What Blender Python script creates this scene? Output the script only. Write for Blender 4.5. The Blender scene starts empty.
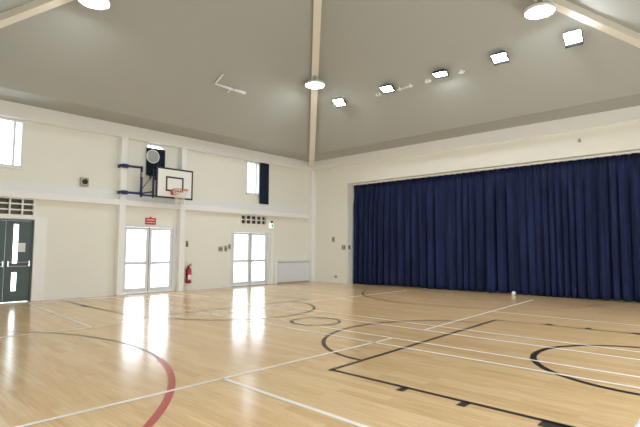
import bpy, bmesh, math, random
from mathutils import Vector, Matrix

random.seed(7)
COL = bpy.context.scene.collection
PI = math.pi

# ------------------------------------------------------------------ room dimensions (metres)
WX, WY = 14.3, 14.3          # hall plan: x 0..WX, y -WY..0
EAVE = 4.87                  # soffit height
SOF = 1.2                    # soffit width
PITCH = 0.62                 # roof slope
PROUD = 0.18                 # how far columns and rails stand off the left wall
OPX0, OPX1, OPZ = 1.95, 12.5, 3.83   # stage opening

# ------------------------------------------------------------------ materials
def nodes(name):
    m = bpy.data.materials.new(name); m.use_nodes = True
    nt = m.node_tree
    return m, nt, nt.nodes['Principled BSDF']

def lin(c):
    return tuple(((v / 255) / 12.92 if v / 255 <= .04045 else ((v / 255 + .055) / 1.055) ** 2.4) for v in c) + (1,)

def mat(name, rgb, rough=.5, metal=0, var=.04, scale=6, bump=0, spec=.5, detail=3):
    m, nt, b = nodes(name)
    b.inputs['Roughness'].default_value = rough
    b.inputs['Metallic'].default_value = metal
    b.inputs['Specular IOR Level'].default_value = spec
    tc = nt.nodes.new('ShaderNodeTexCoord')
    n = nt.nodes.new('ShaderNodeTexNoise')
    n.inputs['Scale'].default_value = scale; n.inputs['Detail'].default_value = detail
    nt.links.new(tc.outputs['Object'], n.inputs['Vector'])
    mix = nt.nodes.new('ShaderNodeMix'); mix.data_type = 'RGBA'
    c = lin(rgb)
    mix.inputs['A'].default_value = tuple(v * (1 - var) for v in c[:3]) + (1,)
    mix.inputs['B'].default_value = tuple(min(1, v * (1 + var)) for v in c[:3]) + (1,)
    nt.links.new(n.outputs['Fac'], mix.inputs['Factor'])
    nt.links.new(mix.outputs['Result'], b.inputs['Base Color'])
    if bump:
        bp = nt.nodes.new('ShaderNodeBump'); bp.inputs['Strength'].default_value = bump
        bp.inputs['Distance'].default_value = .01
        n2 = nt.nodes.new('ShaderNodeTexNoise'); n2.inputs['Scale'].default_value = scale * 12
        nt.links.new(tc.outputs['Object'], n2.inputs['Vector'])
        nt.links.new(n2.outputs['Fac'], bp.inputs['Height'])
        nt.links.new(bp.outputs['Normal'], b.inputs['Normal'])
    return m

def emit(name, rgb, strength):
    m, nt, b = nodes(name)
    b.inputs['Base Color'].default_value = lin(rgb)
    b.inputs['Emission Color'].default_value = lin(rgb)
    b.inputs['Emission Strength'].default_value = strength
    return m

def floor_mat():
    m, nt, b = nodes('maple_strip_floor')
    N = nt.nodes.new; L = nt.links.new
    tc = N('ShaderNodeTexCoord')
    br = N('ShaderNodeTexBrick')
    br.offset = .37; br.offset_frequency = 2
    br.inputs['Scale'].default_value = 1.0
    br.inputs['Brick Width'].default_value = 1.35
    br.inputs['Row Height'].default_value = .11
    br.inputs['Mortar Size'].default_value = .0016
    br.inputs['Mortar Smooth'].default_value = .3
    br.inputs['Bias'].default_value = 0
    br.inputs['Color1'].default_value = (0, 0, 0, 1)
    br.inputs['Color2'].default_value = (1, 1, 1, 1)
    br.inputs['Mortar'].default_value = (.35, .35, .35, 1)
    L(tc.outputs['Object'], br.inputs['Vector'])
    ramp = N('ShaderNodeValToRGB')
    ramp.color_ramp.elements[0].color = lin((222, 188, 140)); ramp.color_ramp.elements[0].position = 0
    ramp.color_ramp.elements[1].color = lin((236, 207, 163)); ramp.color_ramp.elements[1].position = 1
    e = ramp.color_ramp.elements.new(.55); e.color = lin((230, 198, 150))
    L(br.outputs['Color'], ramp.inputs['Fac'])
    # grain, stretched along the strips
    mp = N('ShaderNodeMapping'); mp.inputs['Scale'].default_value = (1.2, 22, 1)
    L(tc.outputs['Object'], mp.inputs['Vector'])
    n = N('ShaderNodeTexNoise'); n.inputs['Scale'].default_value = 2.2; n.inputs['Detail'].default_value = 5
    L(mp.outputs['Vector'], n.inputs['Vector'])
    gr = N('ShaderNodeValToRGB')
    gr.color_ramp.elements[0].position = .3; gr.color_ramp.elements[0].color = (.84, .80, .74, 1)
    gr.color_ramp.elements[1].position = .7; gr.color_ramp.elements[1].color = (1.06, 1.06, 1.06, 1)
    L(n.outputs['Fac'], gr.inputs['Fac'])
    mul = N('ShaderNodeMix'); mul.data_type = 'RGBA'; mul.blend_type = 'MULTIPLY'; mul.inputs['Factor'].default_value = 1
    L(ramp.outputs['Color'], mul.inputs['A']); L(gr.outputs['Color'], mul.inputs['B'])
    L(mul.outputs['Result'], b.inputs['Base Color'])
    n3 = N('ShaderNodeTexNoise'); n3.inputs['Scale'].default_value = 1.3; n3.inputs['Detail'].default_value = 4
    L(tc.outputs['Object'], n3.inputs['Vector'])
    mr = N('ShaderNodeMapRange'); mr.inputs['To Min'].default_value = .15; mr.inputs['To Max'].default_value = .21
    L(n3.outputs['Fac'], mr.inputs['Value']); L(mr.outputs['Result'], b.inputs['Roughness'])
    b.inputs['Specular IOR Level'].default_value = .36
    return m

def curtain_mat():
    m, nt, b = nodes('navy_drape_fabric')
    N = nt.nodes.new; L = nt.links.new
    tc = N('ShaderNodeTexCoord')
    mp = N('ShaderNodeMapping'); mp.inputs['Scale'].default_value = (2, 2, .25)
    L(tc.outputs['Object'], mp.inputs['Vector'])
    n = N('ShaderNodeTexNoise'); n.inputs['Scale'].default_value = 3; n.inputs['Detail'].default_value = 4
    L(mp.outputs['Vector'], n.inputs['Vector'])
    r = N('ShaderNodeValToRGB')
    r.color_ramp.elements[0].color = lin((27, 34, 62)); r.color_ramp.elements[0].position = .3
    r.color_ramp.elements[1].color = lin((40, 51, 90)); r.color_ramp.elements[1].position = .7
    L(n.outputs['Fac'], r.inputs['Fac']); L(r.outputs['Color'], b.inputs['Base Color'])
    b.inputs['Roughness'].default_value = .85
    b.inputs['Specular IOR Level'].default_value = .15
    return m

def glass_mat(name, tint=(1, 1, 1, 1), rough=.02):
    m = bpy.data.materials.new(name); m.use_nodes = True
    nt = m.node_tree; nt.nodes.clear()
    N = nt.nodes.new; L = nt.links.new
    out = N('ShaderNodeOutputMaterial')
    tr = N('ShaderNodeBsdfTransparent'); tr.inputs['Color'].default_value = tint
    gl = N('ShaderNodeBsdfGlossy'); gl.inputs['Roughness'].default_value = rough
    fr = N('ShaderNodeFresnel'); fr.inputs['IOR'].default_value = 1.3
    mx = N('ShaderNodeMixShader')
    L(fr.outputs['Fac'], mx.inputs[0]); L(tr.outputs[0], mx.inputs[1]); L(gl.outputs[0], mx.inputs[2])
    L(mx.outputs[0], out.inputs['Surface'])
    return m

M = dict(
    floor=floor_mat(),
    wall=mat('cream_wall_paint', (235, 235, 225), .7, var=.015, scale=2, bump=.05),
    trim=mat('white_gloss_paint', (242, 243, 241), .4, var=.012, scale=3),
    sill=mat('pale_grey_paint', (234, 235, 234), .5, var=.012, scale=3),
    ceil=mat('grey_ceiling_lining', (174, 177, 172), .85, var=.02, scale=.8),
    beam=mat('cream_beam_paint', (232, 227, 214), .5, var=.02, scale=4),
    curtain=curtain_mat(),
    dark_drape=mat('dark_navy_cloth', (36, 44, 60), .9, var=.15, scale=8, spec=.15),
    alu=mat('white_aluminium', (226, 229, 232), .35, var=.01, scale=5),
    rubber=mat('black_gasket', (40, 42, 44), .6),
    green=mat('dark_grey_green_door_paint', (74, 90, 87), .45, var=.05, scale=5),
    steel=mat('satin_steel', (205, 207, 206), .3, metal=.7, var=.02),
    paper=mat('paper', (232, 234, 232), .8, var=.02),
    glass=glass_mat('window_glass'),
    slot=glass_mat('slit_glass', (.94, .97, .96, 1)),
    darkglass=mat('dark_brown_glass', (86, 74, 56), .2, var=.3, scale=9),
    board=mat('white_backboard', (243, 243, 238), .4, var=.01),
    black=mat('black_paint', (34, 34, 36), .45, var=.1),
    blue=mat('royal_blue_steel', (38, 52, 98), .4, var=.08),
    orange=mat('orange_rim_paint', (214, 104, 62), .45, var=.06),
    net=mat('white_net_cord', (232, 226, 218), .8, var=.03),
    red=mat('red_extinguisher_paint', (176, 28, 40), .3, var=.06),
    signred=mat('red_sign', (196, 44, 46), .5, var=.04),
    signwhite=mat('white_sign_print', (245, 240, 238), .6, var=.01),
    grey=mat('warm_grey_plastic', (172, 170, 160), .5, var=.04),
    lens=mat('dark_lens', (36, 34, 32), .25),
    vent=mat('pale_grey_vent', (176, 180, 178), .5, var=.05, scale=20),
    radiator=mat('pale_blue_grey_metal', (226, 230, 238), .4, var=.015),
    brass=mat('dark_brass', (120, 104, 80), .4, metal=.5),
    signgreen=emit('exit_sign_glow', (226, 242, 224), .8),
    greenink=mat('green_print', (120, 190, 140), .6),
    lamp=emit('lamp_diffuser', (245, 249, 253), 46),
    flood=emit('floodlight_glass', (245, 249, 253), 88),
    hood=mat('matt_black_hood', (16, 16, 16), 1, spec=0),
    linewhite=mat('white_line_paint', (250, 247, 240), .3, var=.02, spec=.2),
    lineblack=mat('black_line_paint', (48, 38, 30), .3, var=.1, spec=.2),
    linebrown=mat('brown_line_paint', (92, 58, 44), .3, var=.08, spec=.2),
    linered=mat('red_line_paint', (184, 74, 60), .3, var=.05, spec=.2),
    ball=mat('white_ball', (244, 242, 240), .4, var=.01),
    tub=mat('white_plastic', (236, 238, 240), .35, var=.01),
)

# ------------------------------------------------------------------ mesh helpers
def box(bm, x0, x1, y0, y1, z0, z1, mtx=None):
    vs = [bm.verts.new((x, y, z)) for x in (x0, x1) for y in (y0, y1) for z in (z0, z1)]
    for f in ((0, 1, 3, 2), (4, 6, 7, 5), (0, 4, 5, 1), (2, 3, 7, 6), (0, 2, 6, 4), (1, 5, 7, 3)):
        bm.faces.new([vs[i] for i in f])
    if mtx is not None:
        bmesh.ops.transform(bm, matrix=mtx, verts=vs)
    return vs

def tube(bm, pts, r, seg=10, close=False):
    pts = [Vector(p) for p in pts]
    rings = []
    n = len(pts)
    for i, p in enumerate(pts):
        if close:
            d = pts[(i + 1) % n] - pts[i - 1]
        else:
            d = pts[min(i + 1, n - 1)] - pts[max(i - 1, 0)]
        d.normalize()
        up = Vector((0, 0, 1)) if abs(d.z) < .95 else Vector((1, 0, 0))
        a = d.cross(up).normalized(); b = d.cross(a).normalized()
        rings.append([bm.verts.new(p + a * r * math.cos(t) + b * r * math.sin(t))
                      for t in [2 * PI * k / seg for k in range(seg)]])
    m = n if close else n - 1
    for i in range(m):
        A, B = rings[i], rings[(i + 1) % n]
        for k in range(seg):
            bm.faces.new((A[k], A[(k + 1) % seg], B[(k + 1) % seg], B[k]))
    if not close:
        bm.faces.new(rings[0]); bm.faces.new(list(reversed(rings[-1])))

def lathe(bm, prof, seg=32, mtx=None, cap0=True, cap1=True):
    rings = []
    for r, z in prof:
        rings.append([bm.verts.new((r * math.cos(2 * PI * k / seg), r * math.sin(2 * PI * k / seg), z)) for k in range(seg)])
    for A, B in zip(rings, rings[1:]):
        for k in range(seg):
            bm.faces.new((A[k], A[(k + 1) % seg], B[(k + 1) % seg], B[k]))
    if cap0: bm.faces.new(list(reversed(rings[0])))
    if cap1: bm.faces.new(rings[-1])
    if mtx is not None:
        bmesh.ops.transform(bm, matrix=mtx, verts=[v for r in rings for v in r])

def obj(name, bm, m, parent=None, bevel=0, smooth=False, loc=None):
    bmesh.ops.recalc_face_normals(bm, faces=bm.faces)
    me = bpy.data.meshes.new(name); bm.to_mesh(me); bm.free()
    o = bpy.data.objects.new(name, me); COL.objects.link(o)
    me.materials.append(M[m])
    if smooth:
        for p in me.polygons: p.use_smooth = True
    if parent: o.parent = parent
    if loc: o.location = loc
    if bevel:
        b = o.modifiers.new('bevel', 'BEVEL'); b.width = bevel; b.segments = 2; b.limit_method = 'ANGLE'
    return o

def tag(o, label, cat, group=None, kind=None):
    o['label'] = label; o['category'] = cat
    if group: o['group'] = group
    if kind: o['kind'] = kind
    return o

def thing(name, label, cat, loc, group=None, kind=None, rz=0):
    o = bpy.data.objects.new(name, None); COL.objects.link(o)
    o.location = loc; o.rotation_euler = (0, 0, rz); o.empty_display_size = .1
    return tag(o, label, cat, group, kind)

def B(*boxes):
    bm = bmesh.new()
    for b in boxes: box(bm, *b)
    return bm

def struct(name, bm, m, label, cat, bevel=0):
    return tag(obj(name, bm, m, bevel=bevel), label, cat, kind='structure')

def pierced(bm, u0, u1, z0, z1, holes, put):
    """a wall panel with rectangular holes, as a grid of boxes"""
    us = sorted({u0, u1, *[h[0] for h in holes], *[h[1] for h in holes]})
    zs = sorted({z0, z1, *[h[2] for h in holes], *[h[3] for h in holes]})
    us = [u for u in us if u0 <= u <= u1]; zs = [z for z in zs if z0 <= z <= z1]
    for a, b in zip(us, us[1:]):
        run = None
        for c, d in zip(zs, zs[1:]):
            mu, mz = (a + b) / 2, (c + d) / 2
            solid = not any(h[0] < mu < h[1] and h[2] < mz < h[3] for h in holes)
            if solid:
                run = (run[0], d) if run else (c, d)
            if (not solid or d == zs[-1]) and run:
                put(bm, a, b, *run); run = None

# ------------------------------------------------------------------ the room shell
fl = struct('floor', B((-.25, WX + .25, -WY - .25, .8, -.1, 0)), 'floor', 'pale maple strip sports floor with painted court lines', 'floor')

D1 = (-11.215, -10.045, 0, 2.02); T1 = (-11.39, -10.05, 2.11, 2.55)
W1 = (-12.0, -10.36, 3.30, 4.49)
D2 = (-7.79, -6.14, 0, 2.0); W2 = (-7.18, -6.56, 3.5, 4.49)
D3 = (-3.97, -2.28, 0, 1.95); T3 = (-3.60, -2.40, 2.19, 2.53)
W3 = (-3.37, -2.73, 3.30, 4.48)
bm = bmesh.new()
pierced(bm, -WY - .25, 0, 0, EAVE, [D1, T1, W1, D2, W2, D3, T3, W3],
        lambda bm, a, b, c, d: box(bm, -.25, 0, a, b, c, d))
struct('wall_left', bm, 'wall', 'cream wall with doors and high windows behind the basketball hoop', 'wall')

bm = B((-.25, OPX0, 0, .62, 0, EAVE), (OPX1, WX + .25, 0, .62, 0, EAVE), (OPX0, OPX1, 0, .62, OPZ, EAVE))
struct('wall_back', bm, 'wall', 'cream wall framing the wide blue stage curtain', 'wall')
struct('wall_stage', B((-.25, WX + .25, .72, .8, 0, EAVE)), 'wall', 'plain wall closing the stage recess behind the curtain', 'wall')

HR = [(-12.9, -9.4, .05, 2.2), (-8.9, -5.4, .05, 2.2), (-4.9, -2.6, .05, 2.2)]  # bare openings added out of view, shaped to bring low daylight onto the walls
bm = bmesh.new()
pierced(bm, -WY - .25, 0, 0, EAVE, HR, lambda bm, a, b, c, d: box(bm, WX, WX + .25, a, b, c, d))
struct('wall_right', bm, 'wall', 'cream wall facing the hoop, with wide bare openings added unseen for daylight', 'wall')
HF = [(10.2, 12.4, .05, 2.1)]  # one small bare opening, added behind the camera to let in daylight
bm = bmesh.new()
pierced(bm, 0, WX, 0, EAVE, HF, lambda bm, a, b, c, d: box(bm, a, b, -WY - .25, -WY, c, d))
struct('wall_front', bm, 'wall', 'cream wall facing the stage curtain, with a bare opening added unseen for daylight', 'wall')

# ceiling: flat soffit ring and a four sided pyramid
bm = bmesh.new()
def ring(o, z): return [bm.verts.new(p) for p in ((o, -o, z), (WX - o, -o, z), (WX - o, -WY + o, z), (o, -WY + o, z))]
APEX = EAVE + PITCH * (WX / 2 - SOF)
r0 = ring(-.25, EAVE); r1 = ring(SOF, EAVE); ap = bm.verts.new((WX / 2, -WY / 2, APEX))
for k in range(4):
    n = (k + 1) % 4
    bm.faces.new((r0[k], r0[n], r1[n], r1[k])); bm.faces.new((r1[k], r1[n], ap))
ce = struct('ceiling', bm, 'ceil', 'grey pyramid ceiling with a flat soffit around the walls', 'ceiling')
s = ce.modifiers.new('solid', 'SOLIDIFY'); s.thickness = .12; s.offset = 1

# hip beams: along the soffit from the corner, then up the hip to the apex
def hip(name, cx, cy, sx, sy, label):
    w, dp = .10, .2
    side = Vector((-sy, sx, 0)).normalized() * w
    prof = [(.16, EAVE), (SOF, EAVE), (WX / 2 - .05, APEX - .03)]
    bm = bmesh.new(); rows = []
    for a, z in prof:
        p = Vector((cx + sx * a, cy + sy * a, z))
        rows.append([bm.verts.new(q) for q in (p + side, p - side, p - side - Vector((0, 0, dp)), p + side - Vector((0, 0, dp)))])
    for A, Bq in zip(rows, rows[1:]):
        for k in range(4): bm.faces.new((A[k], A[(k + 1) % 4], Bq[(k + 1) % 4], Bq[k]))
    bm.faces.new(rows[0]); bm.faces.new(rows[-1])
    return struct(name, bm, 'beam', label, 'beam')
hip('trim_1', 0, 0, 1, -1, 'cream roof beam rising from the corner where the two walls meet')
hip('trim_2', WX, 0, -1, -1, 'cream roof beam crossing the top right corner of the photo')
hip('trim_3', 0, -WY, 1, 1, 'cream roof beam crossing the top left corner of the photo')

# cornices, mid rail, columns
struct('trim_4', B((0, PROUD, -WY, 0, 4.50, EAVE)), 'trim', 'deep white cornice beam along the top of the left wall', 'cornice', .008)
struct('trim_5', B((PROUD, WX, -PROUD, 0, 4.52, EAVE)), 'trim', 'deep white cornice beam above the stage curtain wall', 'cornice', .008)
struct('trim_6', B((0, PROUD, -WY, -.2, 2.54, 2.70)), 'trim', 'white horizontal rail halfway up the left wall', 'rail', .008)
struct('trim_7', B((0, .05, -WY, -.2, 2.70, 2.96)), 'sill', 'pale grey band above the white wall rail', 'rail')
def column(name, y0, y1, label, top=4.5):
    struct(name, B((0, .2, y0, y1, 0, top)), 'trim', label, 'column', .008)
column('trim_8', -7.98, -7.80, 'white wall column left of the basketball hoop')
column('trim_9', -6.07, -5.89, 'white wall column right of the basketball hoop')
struct('trim_10', B((0, .27, -.2, 0, 0, 4.5)), 'trim', 'white corner column between the radiator and the stage wall', 'column', .008)
struct('trim_11', B((0, .06, -10.04, -9.75, 0, 2.10), (0, .05, -11.4, -10.04, 2.03, 2.11)), 'trim', 'broad white casing beside the dark green doors', 'casing', .006)
struct('trim_12', B((0, .07, -2.2, -2.08, 0, 1.98)), 'trim', 'narrow white casing right of the farther glazed doors', 'casing', .006)

# skirting
bl = [(-9.75, -7.98), (-5.89, -3.97), (-2.08, -2.02)]
struct('baseboard_left', B(*[(0, .018, a, b, 0, .09) for a, b in bl]), 'sill', 'low pale skirting along the left wall', 'skirting')
struct('baseboard_back', B((.27, OPX0, -.018, 0, 0, .09)), 'sill', 'low pale skirting left of the stage curtain', 'skirting')

# ------------------------------------------------------------------ court markings: paint on the floor, children of the floor
ZW, ZB, ZR = .0030, .0022, .0014
def mark(name, bm, m):
    return obj(name, bm, m, fl)
def stripe(name, m, p, q, w, z):
    p, q = Vector(p), Vector(q)
    d = (q - p).normalized(); n = Vector((-d.y, d.x)) * w / 2
    bm = bmesh.new()
    vs = [bm.verts.new((v.x, v.y, z)) for v in (p + n, q + n, q - n, p - n)]
    bm.faces.new(vs)
    return mark(name, bm, m)
def arc(name, m, c, r, a0, a1, w, z, seg=72, ry=None):
    bm = bmesh.new(); prev = None
    ry = ry or r
    for k in range(seg + 1):
        t = math.radians(a0 + (a1 - a0) * k / seg)
        pr = [bm.verts.new((c[0] + (r + e) * math.cos(t), c[1] + (ry + e) * math.sin(t), z)) for e in (-w / 2, w / 2)]
        if prev: bm.faces.new((prev[0], pr[0], pr[1], prev[1]))
        prev = pr
    return mark(name, bm, m)

# badminton, white (two courts side by side, net across x = 7.1)
XL, XR = .5, 13.85
for y in (-6.37, -6.88, -7.80, -8.26):
    stripe('badminton_sideline', 'linewhite', (XL, y), (XR, y), .05, ZW)
stripe('badminton_service_line', 'linewhite', (9.16, -13.9), (9.235, -7.8), .05, ZW)
stripe('badminton_service_line', 'linewhite', (9.215, -6.88), (8.93, -.79), .05, ZW)
stripe('badminton_service_line', 'linewhite', (4.93, -13.9), (5.2, -7.8), .05, ZW)
stripe('badminton_service_line', 'linewhite', (5.05, -6.88), (5.05, -.79), .05, ZW)
stripe('badminton_centre_line', 'linewhite', (9.2, -10.815), (XR, -10.9), .05, ZW)
stripe('badminton_centre_line', 'linewhite', (XL, -10.21), (5.05, -10.51), .05, ZW)
stripe('badminton_centre_line', 'linewhite', (9.12, -3.84), (XR, -3.84), .04, ZW)
stripe('badminton_centre_line', 'linewhite', (XL, -3.84), (5.05, -3.84), .04, ZW)
stripe('badminton_back_line', 'linewhite', (XL, -13.9), (XL, -.79), .04, ZW)

# basketball, black: the key nearest the camera
FTX, KY0, KY1 = 9.71, -9.79, -4.88
stripe('free_throw_line', 'lineblack', (9.775, KY0 - .05), (9.625, KY1 - .05), .055, ZB)
stripe('key_line', 'lineblack', (9.77, KY0), (14.2, KY0), .055, ZB)
stripe('key_line', 'lineblack', (9.63, KY1 - .06), (14.2, KY1 + .1), .038, ZB)
for x0, x1 in ((10.69, 10.77), (11.3, 11.38), (11.96, 12.4)):
    stripe('rebound_mark', 'lineblack', ((x0 + x1) / 2, KY0), ((x0 + x1) / 2, KY0 - .14), x1 - x0, ZB)
    stripe('rebound_mark', 'lineblack', ((x0 + x1) / 2 - .2, KY1), ((x0 + x1) / 2 - .2, KY1 + .14), x1 - x0, ZB)
arc('free_throw_semicircle', 'lineblack', (9.72, -7.36), 1.53, 91, 270, .06, ZB, ry=1.86)
arc('basket_semicircle', 'lineblack', (12.37, -7.25), 1.25, 88, 272, .075, ZB)
# the key in front of the left wall
FLX = 4.62
stripe('free_throw_line', 'lineblack', (FLX, -9.48), (FLX, -4.9), .05, ZB)
stripe('key_line', 'lineblack', (.3, -9.44), (FLX, -9.46), .05, ZB)
stripe('key_line', 'lineblack', (.3, -4.9), (FLX, -4.9), .05, ZB)
stripe('rebound_mark', 'lineblack', (2.02, -9.44), (2.02, -9.56), .3, ZB)
arc('free_throw_semicircle', 'lineblack', (FLX, -7.3), 1.83, -90, 90, .06, ZB)
# netball
arc('goal_semicircle', 'linered', (6.97, -14.7), 3.985, 6, 76, .072, ZR)
arc('goal_semicircle', 'linebrown', (6.97, -14.7), 3.985, 76, 150, .04, ZR)
arc('goal_semicircle', 'linebrown', (7.22, -.55), 3.28, 182, 358, .05, ZW)
arc('centre_circle', 'linebrown', (7.31, -7.44), .44, 0, 360, .06, ZW)

# ------------------------------------------------------------------ doors of the left wall
def glazed_doors(name, H, label):
    y0, y1, z0, z1 = H
    t = thing(name, label, 'door', (0, (y0 + y1) / 2, 0), kind='structure')
    cy = (y0 + y1) / 2; w = (y1 - y0) / 2
    fw = .055
    obj('door_frame', B((-.1, .03, -w, -w + fw, 0, z1), (-.1, .03, w - fw, w, 0, z1), (-.1, .03, -w + fw, w - fw, z1 - fw, z1)), 'alu', t, .004)
    obj('threshold', B((-.1, .02, -w + fw, w - fw, 0, .025)), 'steel', t)
    for sgn in (-1, 1):
        a, b = sorted((sgn * .008, sgn * (w - fw - .005)))
        st = .085
        zt = z1 - fw - .005; zb = .03
        leaf = obj('door_leaf', B((-.06, -.01, a, a + st, zb, zt), (-.06, -.01, b - st, b, zb, zt),
                                  (-.06, -.01, a + st, b - st, zb, zb + .13), (-.06, -.01, a + st, b - st, zt - .08, zt),
                                  (-.06, -.01, a + st, b - st, .84, .93)), 'alu', t, .004)
        obj('glass_pane', B((-.04, -.03, a + st, b - st, zb + .13, .84)), 'glass', leaf)
        obj('glass_pane', B((-.04, -.03, a + st, b - st, .93, zt - .08)), 'glass', leaf)
        hb = bmesh.new()
        hy = a + .045 if sgn > 0 else b - .045
        tube(hb, [(-.012, hy, .9), (.035, hy, .9), (.035, hy + sgn * .11, .9)], .011, 8)
        obj('door_handle', hb, 'steel', leaf)
    obj('meeting_gasket', B((-.05, -.012, -.007, .007, .03, z1 - fw)), 'rubber', t)
    return t
glazed_doors('door_2', D2, 'white framed glazed double doors beneath the basketball hoop')
d3 = glazed_doors('door_3', D3, 'white framed glazed double doors beside the grey radiator cabinet')

def green_doors():
    y0, y1, z0, z1 = D1
    cy = (y0 + y1) / 2; w = (y1 - y0) / 2
    t = thing('door_1', 'dark grey green double doors with narrow vision slits at the left edge', 'door', (0, cy, 0), kind='structure')
    obj('door_frame', B((-.12, .02, -w, -w + .03, 0, z1), (-.12, .02, w - .03, w, 0, z1), (-.12, .02, -w + .03, w - .03, z1 - .03, z1)), 'green', t)
    for sgn in (-1, 1):
        a, b = sorted((sgn * .004, sgn * (w - .033)))
        # vision slits sit toward the meeting edge
        s0, s1 = (a + .16, a + .27) if sgn > 0 else (b - .27, b - .16)
        holes = [(s0, s1, .94, 1.90), (s0, s1, .27, .72)]
        bm = bmesh.new()
        pierced(bm, a, b, .012, z1 - .034, holes, lambda bm, p, q, c, d: box(bm, -.055, -.01, p, q, c, d))
        leaf = obj('door_leaf', bm, 'green', t)
        for h in holes:
            obj('vision_pane', B((-.037, -.028, h[0], h[1], h[2], h[3])), 'slot', leaf)
        bar = bmesh.new()
        for z in (.965, .87):
            tube(bar, [(.045, a + .07, z), (.045, b - .05, z)], .011, 8)
        for yy in (a + .06, b - .04):
            box(bar, -.01, .06, yy - .014, yy + .014, .86, 1.0)
        obj('push_bar', bar, 'steel', leaf)
        obj('kick_plate', B((-.01, -.007, a + .03, b - .03, .03, .14)), 'green', leaf)
    return t
d1 = green_doors()

# ------------------------------------------------------------------ windows of the left wall
def window(name, H, label, cols=1, mull=None):
    y0, y1, z0, z1 = H
    t = thing(name, label, 'window', (0, (y0 + y1) / 2, z0), kind='structure')
    w = (y1 - y0) / 2; h = z1 - z0; f = .05
    obj('window_frame', B((-.12, .02, -w, -w + f, 0, h), (-.12, .02, w - f, w, 0, h),
                          (-.12, .02, -w + f, w - f, 0, f), (-.12, .02, -w + f, w - f, h - f, h)), 'alu', t, .004)
    if mull is not None:
        obj('mullion', B((-.1, 0, mull - .025, mull + .025, f, h - f)), 'alu', t, .003)
    obj('glass_pane', B((-.07, -.06, -w + f, w - f, f, h - f)), 'glass', t)
    obj('window_sill', B((0, .05, -w - .03, w + .03, -.03, 0)), 'trim', t, .004)
    return t
w1 = window('window_1', W1, 'bright high window above the dark green doors', mull=.62)
w2 = window('window_2', W2, 'small high window behind the backboard, mostly covered by dark cloth')
w3 = window('window_3', W3, 'small bright high window with a dark drape at its right', mull=.16)

def grid_light(name, H, cols, rows, label, proud):
    y0, y1, z0, z1 = H
    t = thing(name, label, 'window', (0, (y0 + y1) / 2, z0), kind='structure')
    w = (y1 - y0) / 2; h = z1 - z0; f = .028
    bm = bmesh.new()
    box(bm, -.1, proud, -w, -w + f, 0, h); box(bm, -.1, proud, w - f, w, 0, h)
    box(bm, -.1, proud, -w + f, w - f, 0, f); box(bm, -.1, proud, -w + f, w - f, h - f, h)
    for k in range(1, cols):
        y = -w + 2 * w * k / cols
        box(bm, -.04, proud, y - .016, y + .013, f, h - f)
    for k in range(1, rows):
        z = h * k / rows
        box(bm, -.035, proud - .006, -w + f, w - f, z - .016, z + .016)
    obj('lattice', bm, 'trim', t)
    obj('dark_pane', B((-.085, -.075, -w + f, w - f, f, h - f)), 'darkglass', t)
    return t
grid_light('window_4', T1, 5, 3, 'white barred dark transom light over the green doors', .06)
grid_light('window_5', T3, 5, 2, 'white barred dark transom light over the farther glazed doors', .05)

# drapes at the two small windows
def drape(name, x, y0, y1, z0, z1, label, amp, folds, ragged=0):
    bm = bmesh.new(); n = 40; rows = 14; prev = None
    for j in range(rows + 1):
        z = z1 + (z0 - z1) * j / rows; cur = []
        for i in range(n + 1):
            u = i / n
            zz = z
            if j == rows: zz += ragged * math.sin(u * 21) + ragged * .6 * math.sin(u * 47)
            cur.append(bm.verts.new((x + amp * math.sin(u * folds * 2 * PI) * (.5 + .5 * j / rows), y0 + (y1 - y0) * u, zz)))
        if prev:
            for i in range(n): bm.faces.new((prev[i], prev[i + 1], cur[i + 1], cur[i]))
        prev = cur
    o = obj(name, bm, 'dark_drape', smooth=True)
    s = o.modifiers.new('solid', 'SOLIDIFY'); s.thickness = .012
    return tag(o, label, 'drape')
drape('window_drape', .085, -2.80, -2.36, 2.97, 4.49, 'dark navy drape hanging bunched beside the small bright window', .03, 4)
drape('window_drape', .06, -7.17, -6.57, 3.47, 4.35, 'dark ragged cloth half covering the window behind the backboard', .025, 6, .06)

# round vent on the covered window
t = thing('round_vent', 'round pale grey vent disc on the dark clothed window above the backboard', 'vent', (.1, -7.0, 4.08))
rx = Matrix.Rotation(PI / 2, 4, 'Y')
bm = bmesh.new(); lathe(bm, [(.19, 0), (.205, .012), (.205, .045), (.188, .055), (.178, .045)], 40, rx, True, False); obj('rim', bm, 'trim', t)
bm = bmesh.new(); lathe(bm, [(.178, .030), (.12, .046), (.04, .05)], 40, rx, True, True); obj('face', bm, 'vent', t)
bm = bmesh.new()
for r in (.06, .1, .14, .17):
    tube(bm, [(.052 - r * .03, r * math.cos(2 * PI * k / 32), r * math.sin(2 * PI * k / 32)) for k in range(32)], .004, 6, True)
obj('guard_ring', bm, 'steel', t)

# ------------------------------------------------------------------ basketball hoop on its swing frame
t = thing('basketball_hoop', 'wall mounted basketball hoop, white black edged board on a blue swing frame', 'basketball hoop', (0, 0, 0))
BX, BY0, BY1, BZ0, BZ1 = .5, -7.06, -5.85, 2.82, 3.73
bd = obj('backboard', B((BX - .025, BX, BY0, BY1, BZ0, BZ1)), 'board', t, .003)
def frame_boxes(x0, x1, y0, y1, z0, z1, w):
    return ((x0, x1, y0, y1, z0, z0 + w), (x0, x1, y0, y1, z1 - w, z1), (x0, x1, y0, y0 + w, z0 + w, z1 - w), (x0, x1, y1 - w, y1, z0 + w, z1 - w))
obj('board_border', B(*frame_boxes(BX - .03, BX + .004, BY0 - .005, BY1 + .005, BZ0 - .005, BZ1 + .005, .05)), 'black', bd)
obj('target_square', B(*frame_boxes(BX, BX + .003, -6.76, -6.17, 3.03, 3.48, .05)), 'black', bd)
RC = (BX + .15 + .23, -6.50, 3.05)
rimo = bmesh.new()
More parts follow.
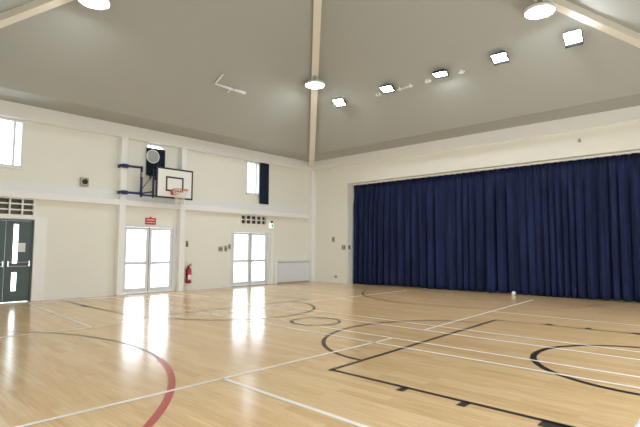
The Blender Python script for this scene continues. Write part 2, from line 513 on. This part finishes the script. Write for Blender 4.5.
tube(rimo, [(RC[0] + .23 * math.cos(2 * PI * k / 40), RC[1] + .23 * math.sin(2 * PI * k / 40), RC[2]) for k in range(40)], .013, 8, True)
box(rimo, BX + .003, BX + .02, RC[1] - .09, RC[1] + .09, 2.93, 3.08)
for sg in (-1, 1):
    tube(rimo, [(BX + .015, RC[1] + sg * .07, 2.95), (RC[0] - .12, RC[1] + sg * .17, 3.04)], .011, 8)
    tube(rimo, [(BX + .015, RC[1] + sg * .06, 3.05), (RC[0] - .2, RC[1] + sg * .1, 3.05)], .011, 8)
rim = obj('rim', rimo, 'orange', t, smooth=True)
nb = bmesh.new()
NS = 14
for k in range(NS):
    for sg in (-1, 1):
        pts = []
        for j in range(9):
            u = j / 8
            ang = 2 * PI * (k / NS) + sg * u * 2 * PI / NS * 2
            r = .225 - .115 * math.sin(u * PI / 2) + (.02 * max(0, u - .7))
            pts.append((RC[0] + r * math.cos(ang), RC[1] + r * math.sin(ang), RC[2] - .42 * u))
        tube(nb, pts, .0045, 5)
obj('net', nb, 'net', rim)
# blue frame: two clamps on the column, two arms out to a post, braces to the board
fb = bmesh.new()
P1 = (.28, -7.96, 0); FX = .34
for z in (3.66, 2.90):
    tube(fb, [(.27, -8.05, z), (FX, -7.44, z)], .034, 10)
tube(fb, [(FX, -7.44, 2.80), (FX, -7.44, 3.70)], .036, 10)
tube(fb, [(FX, -7.44, 2.86), (FX + .04, -7.10, 2.86)], .028, 10)
tube(fb, [(FX, -7.44, 2.90), (FX + .06, -7.12, 2.98)], .02, 10)
tube(fb, [(FX + .06, -7.10, 2.80), (FX + .06, -7.10, 3.66)], .03, 10)
tube(fb, [(FX + .06, -7.10, 2.86), (FX + .06, -6.0, 2.86)], .025, 10)
tube(fb, [(FX + .06, -7.10, 3.6), (FX + .06, -6.0, 3.6)], .025, 10)
for yy, z in ((-7.0, 2.86), (-7.0, 3.6), (-6.05, 2.86), (-6.05, 3.6)):
    tube(fb, [(FX + .06, yy, z), (BX - .027, yy, z)], .02, 8)
tube(fb, [(FX, -7.44, 3.0), (FX + .05, -7.14, 3.45)], .012, 8)
obj('swing_frame', fb, 'blue', t, smooth=True)
for z in (3.66, 2.90):
    obj('clamp', B((.2, .3, -7.97, -7.81, z - .055, z + .055), (.02, .2, -8.005, -7.98, z - .05, z + .05), (.02, .2, -7.80, -7.775, z - .05, z + .05)), 'blue', t, .008)
bm = bmesh.new(); tube(bm, [(FX + .035, -7.44, 3.38), (FX + .035, -7.44, 3.52)], .02, 8)
obj('latch', bm, 'steel', t)

# ------------------------------------------------------------------ small things on the left wall
t = thing('fire_extinguisher', 'red fire extinguisher hanging low on the wall beside the white column', 'fire extinguisher', (.1, -5.67, .22))
bm = bmesh.new(); lathe(bm, [(.070, 0), (.082, .012), (.084, .04), (.084, .40), (.075, .455), (.045, .49), (.03, .50), (.03, .52)], 24); obj('cylinder_body', bm, 'red', t, smooth=True)
bm = bmesh.new(); lathe(bm, [(.0855, .015), (.0855, .06)], 24, None, False, False); obj('base_ring', bm, 'black', t, smooth=True)
bm = bmesh.new(); box(bm, -.02, .025, -.025, .025, .52, .56); tube(bm, [(-.0, 0, .57), (.0, .11, .61)], .01, 8); tube(bm, [(0, 0, .55), (0, .1, .555)], .009, 8); obj('valve_lever', bm, 'black', t)
bm = bmesh.new(); tube(bm, [(.02, -.03, .54), (.05, -.085, .5), (.04, -.1, .4), (.03, -.1, .2)], .012, 8); obj('hose', bm, 'black', t, smooth=True)
bm = bmesh.new()
for k in range(9):
    pass
a = [(.0862 * math.cos(-.75 + 1.5 * k / 12), .0862 * math.sin(-.75 + 1.5 * k / 12)) for k in range(13)]
for (p, q) in zip(a, a[1:]):
    v = [bm.verts.new(c) for c in ((p[0], p[1], .12), (q[0], q[1], .12), (q[0], q[1], .27), (p[0], p[1], .27))]; bm.faces.new(v)
obj('label_band', bm, 'signwhite', t)
obj('wall_bracket', B((-.104, -.07, -.03, .03, .36, .5)), 'steel', t)

t = thing('fire_sign', 'small red sign with white lines above the doors under the hoop', 'sign', (0, -6.95, 2.03))
obj('sign_plate', B((.001, .014, -.17, .17, 0, .2)), 'signred', t)
for z0, z1, half in ((.125, .155, .125), (.05, .075, .135)):
    sb = bmesh.new()
    y = -half
    while y < half - .02:
        l = random.choice((.018, .026, .034)); box(sb, .014, .0155, y, min(y + l, half), z0, z1); y += l + .012
    obj('print_line', sb, 'signwhite', t)
obj('hook', B((.002, .01, -.03, .03, .2, .235)), 'signred', t)

t = thing('exit_light', 'small pale green lit exit box right of the dark transom light', 'exit light', (0, -2.2, 2.08))
obj('housing', B((-.004, .06, -.12, .12, 0, .2)), 'trim', t, .01)
obj('diffuser', B((.06, .068, -.105, .105, .015, .185)), 'signgreen', t)
g = bmesh.new(); box(g, .068, .07, .01, .085, .04, .16); box(g, .068, .07, -.085, -.02, .085, .11); box(g, .068, .07, -.05, -.035, .05, .14)
obj('pictogram', g, 'greenink', t)
obj('cable_clip', B((.01, .05, .03, .09, .2, .29)), 'black', t, .006)

t = thing('alarm_box', 'small grey wall box with a dark round centre above the rail', 'alarm', (.0, -8.90, 2.99))
obj('housing', B((0, .09, -.105, .105, 0, .235)), 'grey', t, .015)
bm = bmesh.new(); lathe(bm, [(.07, 0), (.07, .02), (.05, .03)], 24, Matrix.Translation((.098, 0, .12)) @ rx); obj('speaker_hole', bm, 'lens', t)

t = thing('call_point', 'slim brown wall unit high above the fire extinguisher', 'wall unit', (0, -5.70, 1.37))
obj('housing', B((-.004, .035, -.035, .035, 0, .19)), 'brass', t, .006)
obj('cap', B((.035, .045, -.025, .025, .12, .17)), 'grey', t, .003)

def plate(name, x, y, z, w, h, label, facing, mt='grey', keys=2, group=None, cat='switch'):
    """a wall plate; facing 'x' sits on the left wall, 'y' on the stage wall"""
    t = thing(name, label, cat, (x, y, z), group, rz=0 if facing == 'x' else -PI / 2)
    obj('face_plate', B((0, .014, -w / 2, w / 2, 0, h)), mt, t, .004)
    for k in range(keys):
        yy = -w / 2 + w * (k + .5) / keys
        obj('rocker', B((.014, .022, yy - w / keys * .25, yy + w / keys * .25, h * .3, h * .7)), 'brass', t, .002)
    return t
plate('switch_plate', 0, -4.41, 1.22, .17, .17, 'grey switch plate nearest the extinguisher, left of the farther glazed doors', 'x', 'grey', 2)
plate('switch_plate', 0, -4.20, 1.22, .12, .20, 'middle grey switch plate beside the farther glazed doors', 'x', 'grey', 1)
plate('switch_plate', 0, -4.05, 1.30, .10, .18, 'raised grey switch plate closest to the farther glazed doors', 'x', 'grey', 1)
plate('power_socket', 0, -8.45, .25, .15, .09, 'small pale socket low on the wall left of the hoop column', 'x', 'sill', 0, cat='socket')
plate('thermostat', 1.24, 0, 1.58, .14, .22, 'small grey thermostat halfway between corner and stage curtain', 'y', 'grey', 1, cat='thermostat')
plate('switch_plate', 1.77, 0, 1.28, .19, .2, 'dark buttoned switch plate on the wall face near the curtain edge', 'y', 'grey', 2)
plate('power_socket', 1.37, 0, .2, .14, .1, 'small grey socket low on the wall left of the curtain', 'y', 'grey', 1, cat='socket')
# plate inside the reveal of the opening
t = thing('switch_plate', 'dark switch plate inside the stage opening, touching the curtain edge', 'switch', (OPX0, .1, 1.30))
obj('face_plate', B((0, .014, -.07, .07, 0, .17)), 'grey', t, .004)
obj('rocker', B((.014, .022, -.045, .045, .03, .14)), 'brass', t, .003)

t = thing('motion_sensor', 'tiny grey sensor on the wall above the stage curtain', 'sensor', (10.0, -.0, 4.22))
bm = bmesh.new(); lathe(bm, [(.03, 0), (.045, -.03), (.03, -.065)], 16); obj('dome', bm, 'grey', t, loc=(0, -.05, .03))
obj('bracket', B((-.02, .02, -.06, .004, .03, .07)), 'grey', t)

# radiator cabinet in the corner bay
t = thing('radiator_cabinet', 'long pale grey low radiator cabinet against the wall by the corner', 'radiator', (0, -1.1, 0))
obj('body', B((.001, .16, -.84, .88, .06, .85)), 'radiator', t, .006)
obj('plinth', B((.001, .13, -.83, .87, 0, .06)), 'grey', t)
obj('top_shelf', B((.001, .18, -.88, .89, .85, .89)), 'trim', t, .005)
obj('grille', B((.16, .166, -.80, .84, .79, .82)), 'grey', t)
obj('end_panel', B((.001, .19, -.95, -.88, 0, .93)), 'trim', t, .005)

# ------------------------------------------------------------------ stage curtain and its track
t = thing('stage_curtain', 'wide floor length navy blue stage curtain filling the opening', 'curtain', ((OPX0 + OPX1) / 2, .38, 0))
bm = bmesh.new()
rng = random.Random(11)
x = OPX0 + .03; phase = 0; xs = []
step = .012; f = 2 * PI / .22; target = f; deep = 1; dt = 1
while x < OPX1 - .03:
    if rng.random() < .05:
        target = 2 * PI / rng.uniform(.15, .46); dt = rng.uniform(.4, 1.4)
    f += (target - f) * .08; deep += (dt - deep) * .06
    phase += f * step
    xs.append((x, phase, deep)); x += step
zt, zb = 3.80, .025
NR = 22; prev = None; cx = (OPX0 + OPX1) / 2
for j in range(NR + 1):
    v = j / NR; z = zt + (zb - zt) * v; cur = []
    for i, (xx, ph, dp) in enumerate(xs):
        top = math.sin(xx * 2 * PI / .105) * .022                       # tight heading pleats
        fold = 1 - 2 * abs(math.sin(ph / 2 + .2 * math.sin(v * 2.2 + xx * 1.7))) ** .55 + .14 * math.sin(2.3 * ph + 1)
        k = min(1, v * 4.5)
        y = (1 - k) * top + k * fold * (.105 + .05 * v) * dp
        zz = z + (.012 * math.sin(xx * 1.9) if j == NR else 0) + (-.018 * (1 - math.cos(xx * 2 * PI / .21)) / 2 if j == 0 else 0)
        cur.append(bm.verts.new((xx - cx, y, zz)))
    if prev:
        for i in range(len(cur) - 1): bm.faces.new((prev[i], prev[i + 1], cur[i + 1], cur[i]))
    prev = cur
cu = obj('drape', bm, 'curtain', t, smooth=True)
s = cu.modifiers.new('solid', 'SOLIDIFY'); s.thickness = .006
for i in range(3, len(xs) - 1, 26):
    bm = bmesh.new(); box(bm, xs[i][0] - cx - .008, xs[i][0] - cx + .008, -.04, -.026, zt - .025, zt + .006)
    obj('hook', bm, 'trim', t)

tr = obj('curtain_track', B((OPX0 + .01, OPX1 - .01, 0.26, .30, OPZ - .045, OPZ)), 'trim'); tag(tr, 'white track under the top of the stage opening', 'curtain track')

# ball by the curtain
bm = bmesh.new(); bmesh.ops.create_uvsphere(bm, u_segments=24, v_segments=16, radius=.06)
ball = tag(obj('ball', bm, 'ball', smooth=True, loc=(8.11, .09, .06)), 'small white ball lying on the floor against the curtain', 'ball')

# white low bench cut off by the lower right corner of the photo
t = thing('bench', 'low white bench standing on the floor, cut off at the lower right corner', 'bench', (12.83, -10.75, 0))
obj('seat_board', B((-.17, .17, -.95, .95, .275, .31)), 'tub', t, .012)
for yy in (-.75, .75):
    obj('leg', B((-.13, .13, yy - .03, yy + .03, 0, .275)), 'tub', t, .006)
obj('rail', B((-.03, .03, -.72, .72, .12, .2)), 'grey', t, .004)

# paper notice on the green door
t = tag(obj('paper_notice', B((-.0095, -.0075, -10.37, -10.20, 1.22, 1.44)), 'paper'), 'white paper notice stuck on the dark green door', 'notice')

# ------------------------------------------------------------------ lamps
def roof_z(d): return EAVE + PITCH * (d - SOF)
def ceiling_lamp(x, y, label):
    t = thing('ceiling_lamp', label, 'ceiling lamp', (x, y, 6.16), 'round ceiling lamps')
    bm = bmesh.new(); lathe(bm, [(.272, -.012), (.279, -.03), (.288, -.03), (.288, .03), (.27, .05), (.12, .085), (.06, .1)], 40, None, False, True); obj('housing', bm, 'trim', t, smooth=True)
    bm = bmesh.new(); lathe(bm, [(.09, -.05), (.18, -.042), (.25, -.03), (.272, -.012)], 40, None, True, False); obj('diffuser', bm, 'lamp', t)
    bm = bmesh.new(); tube(bm, [(0, 0, .09), (0, 0, .27)], .05, 12); obj('stem', bm, 'grey', t)
    return t
ceiling_lamp(4, -4, 'round lit ceiling lamp on the beam above the room corner')
ceiling_lamp(WX - 4, -4, 'round lit ceiling lamp above the row of floodlights, near top right')
ceiling_lamp(4, -WY + 4, 'round lit ceiling lamp cut by the top edge near the left beam')

def floodlight(x, tilt, yaw, hd, label):
    y = -3.0
    t = thing('floodlight', label, 'floodlight', (x, y, roof_z(3.0) - .14), 'square floodlights along the sloping ceiling')
    R = Matrix.Rotation(yaw, 4, 'Z') @ Matrix.Rotation(tilt, 4, 'X')
    # local: light face looks along -z
    bm = bmesh.new()
    w, h = .165, .14
    top = [(-w * .8, -h * .7, .085), (w * .8, -h * .7, .085), (w * .8, h * .7, .085), (-w * .8, h * .7, .085)]
    bot = [(-w, -h, 0), (w, -h, 0), (w, h, 0), (-w, h, 0)]
    tv = [bm.verts.new(p) for p in top]; bv = [bm.verts.new(p) for p in bot]
    mid = [bm.verts.new((p[0], p[1], .035)) for p in bot]
    bm.faces.new(tv); bm.faces.new(list(reversed(bv)))
    for k in range(4):
        n = (k + 1) % 4
        bm.faces.new((bv[k], bv[n], mid[n], mid[k])); bm.faces.new((mid[k], mid[n], tv[n], tv[k]))
    bmesh.ops.transform(bm, matrix=R, verts=bm.verts)
    obj('housing', bm, 'black', t)
    bm = bmesh.new(); box(bm, -w + .008, w - .008, -h + .008, h - .008, -.006, .001, R); obj('lit_face', bm, 'flood', t)
    bm = bmesh.new(); box(bm, -w - .006, w + .006, h, h + .012, -hd, .04, R)
    for sg in (-1, 1): box(bm, sg * w - .006, sg * w + .006, -h * .2, h, -hd * .5, .04, R)
    obj('hood', bm, 'hood', t)
    bm = bmesh.new()
    for sg in (-1, 1):
        p = R @ Vector((sg * (w + .012), 0, .03))
        tube(bm, [p, Vector((sg * (w + .012), .05, .14 + PITCH * -.05))], .01, 6)
    q0, q1 = Vector((-(w + .012), .05, .14 - PITCH * .05)), Vector((w + .012, .05, .14 - PITCH * .05))
    tube(bm, [q0, q1], .01, 6)
    obj('yoke', bm, 'grey', t)
    return t
dg = math.radians
floodlight(4.10, dg(-28), dg(8), 0.05, 'farthest floodlight of the ceiling row, right beside the corner lamp')
floodlight(5.88, dg(-12), dg(8), 0.05, 'second floodlight from the corner lamp, with white conduit at its right')
floodlight(7.54, dg(2), dg(10), 0.05, 'middle floodlight of the ceiling row, dark casing showing around it')
floodlight(9.08, dg(-18), dg(4), 0.07, 'fourth floodlight from the corner lamp, small and square')
floodlight(10.65, dg(-38), dg(4), 0.11, 'nearest floodlight of the ceiling row, by the right roof beam')

def conduit(x0, x1, label):
    t = thing('conduit', label, 'conduit', ((x0 + x1) / 2, -2.8, roof_z(2.8)), 'white conduit runs between the floodlights')
    h = (x1 - x0) / 2
    bm = bmesh.new(); tube(bm, [(-h, 0, -.03), (h, 0, -.03)], .026, 10); obj('pipe', bm, 'trim', t, smooth=True)
    for xx in (-h + .06, h - .06):
        obj('saddle', B((xx - .02, xx + .02, -.04, .04, -.062, .03)), 'trim', t)
    return t
conduit(5.32, 5.54, 'short white conduit left of the second floodlight')
conduit(6.1, 6.58, 'longer white conduit right of the second floodlight')
conduit(6.96, 7.16, 'short white conduit left of the middle floodlight')
conduit(7.94, 8.10, 'short white conduit right of the middle floodlight')

# bent white pipe on the left slope
t = thing('bent_pipe', 'bent white pipe fixed on the ceiling slope above the left wall', 'pipe', (2.76, -6.1, roof_z(2.76)))
def on_slope(x, y, off=.05):
    return (x - 2.76, y + 6.1, PITCH * (x - 2.76) - off)
bm = bmesh.new(); tube(bm, [on_slope(3.07, -6.60), on_slope(2.76, -6.63), on_slope(2.755, -6.40)], .03, 10); obj('elbow', bm, 'trim', t, smooth=True)
bm = bmesh.new(); tube(bm, [on_slope(2.755, -6.45), on_slope(2.75, -6.05)], .034, 10); obj('pipe', bm, 'trim', t, smooth=True)
bm = bmesh.new(); tube(bm, [on_slope(2.75, -6.02), on_slope(2.76, -5.60)], .042, 10); obj('pipe', bm, 'trim', t, smooth=True)
bm = bmesh.new(); tube(bm, [on_slope(2.75, -6.08), on_slope(2.60, -6.13, .04)], .02, 8); obj('stub', bm, 'trim', t, smooth=True)

# ------------------------------------------------------------------ daylight
w = bpy.data.worlds.new('overcast'); bpy.context.scene.world = w; w.use_nodes = True
bg = w.node_tree.nodes['Background']
bg.inputs['Color'].default_value = (.86, .93, 1, 1); bg.inputs['Strength'].default_value = 4.2

def portal(x, y, z, rx, rz, sx, sy):
    l = bpy.data.lights.new('daylight_portal', 'AREA'); l.shape = 'RECTANGLE'; l.size = sx; l.size_y = sy
    l.cycles.is_portal = True
    o = bpy.data.objects.new('daylight_portal', l); COL.objects.link(o)
    o.location = (x, y, z); o.rotation_euler = (rx, 0, rz)
for h in HR: portal(WX + .2, (h[0] + h[1]) / 2, (h[2] + h[3]) / 2, PI / 2, PI / 2, h[1] - h[0], h[3] - h[2])
for h in HF: portal((h[0] + h[1]) / 2, -WY - .2, (h[2] + h[3]) / 2, PI / 2, 0, h[1] - h[0], h[3] - h[2])
for h in (D2, D3, W1, W3): portal(-.2, (h[0] + h[1]) / 2, (h[2] + h[3]) / 2, PI / 2, -PI / 2, h[1] - h[0], h[3] - h[2])

# ------------------------------------------------------------------ camera
cam = bpy.data.cameras.new('camera'); co = bpy.data.objects.new('camera', cam); COL.objects.link(co)
f_px, yaw, pit, rol = 462.986, .7475, .0764, .0037
k = 1.32 / 1.35
co.location = (13.503 * k, -13.9979 * k, 1.32)
F = Vector((-math.sin(yaw) * math.cos(pit), math.cos(yaw) * math.cos(pit), math.sin(pit)))
r = Vector((math.cos(yaw), math.sin(yaw), 0)); u = r.cross(F)
r2 = r * math.cos(rol) + u * math.sin(rol); u2 = -r * math.sin(rol) + u * math.cos(rol)
co.rotation_euler = Matrix((r2, u2, -F)).transposed().to_euler()
cam.sensor_fit = 'HORIZONTAL'; cam.sensor_width = 36; cam.lens = f_px * 36 / 640
cam.clip_start = .05; cam.clip_end = 200
sc = bpy.context.scene; sc.camera = co
sc.view_settings.view_transform = 'Standard'; sc.view_settings.look = 'None'
sc.view_settings.exposure = 0.6; sc.view_settings.gamma = 1
sc.cycles.max_bounces = 12; sc.cycles.diffuse_bounces = 8; sc.cycles.glossy_bounces = 4
sc.cycles.sample_clamp_indirect = 10; sc.cycles.use_denoising = True
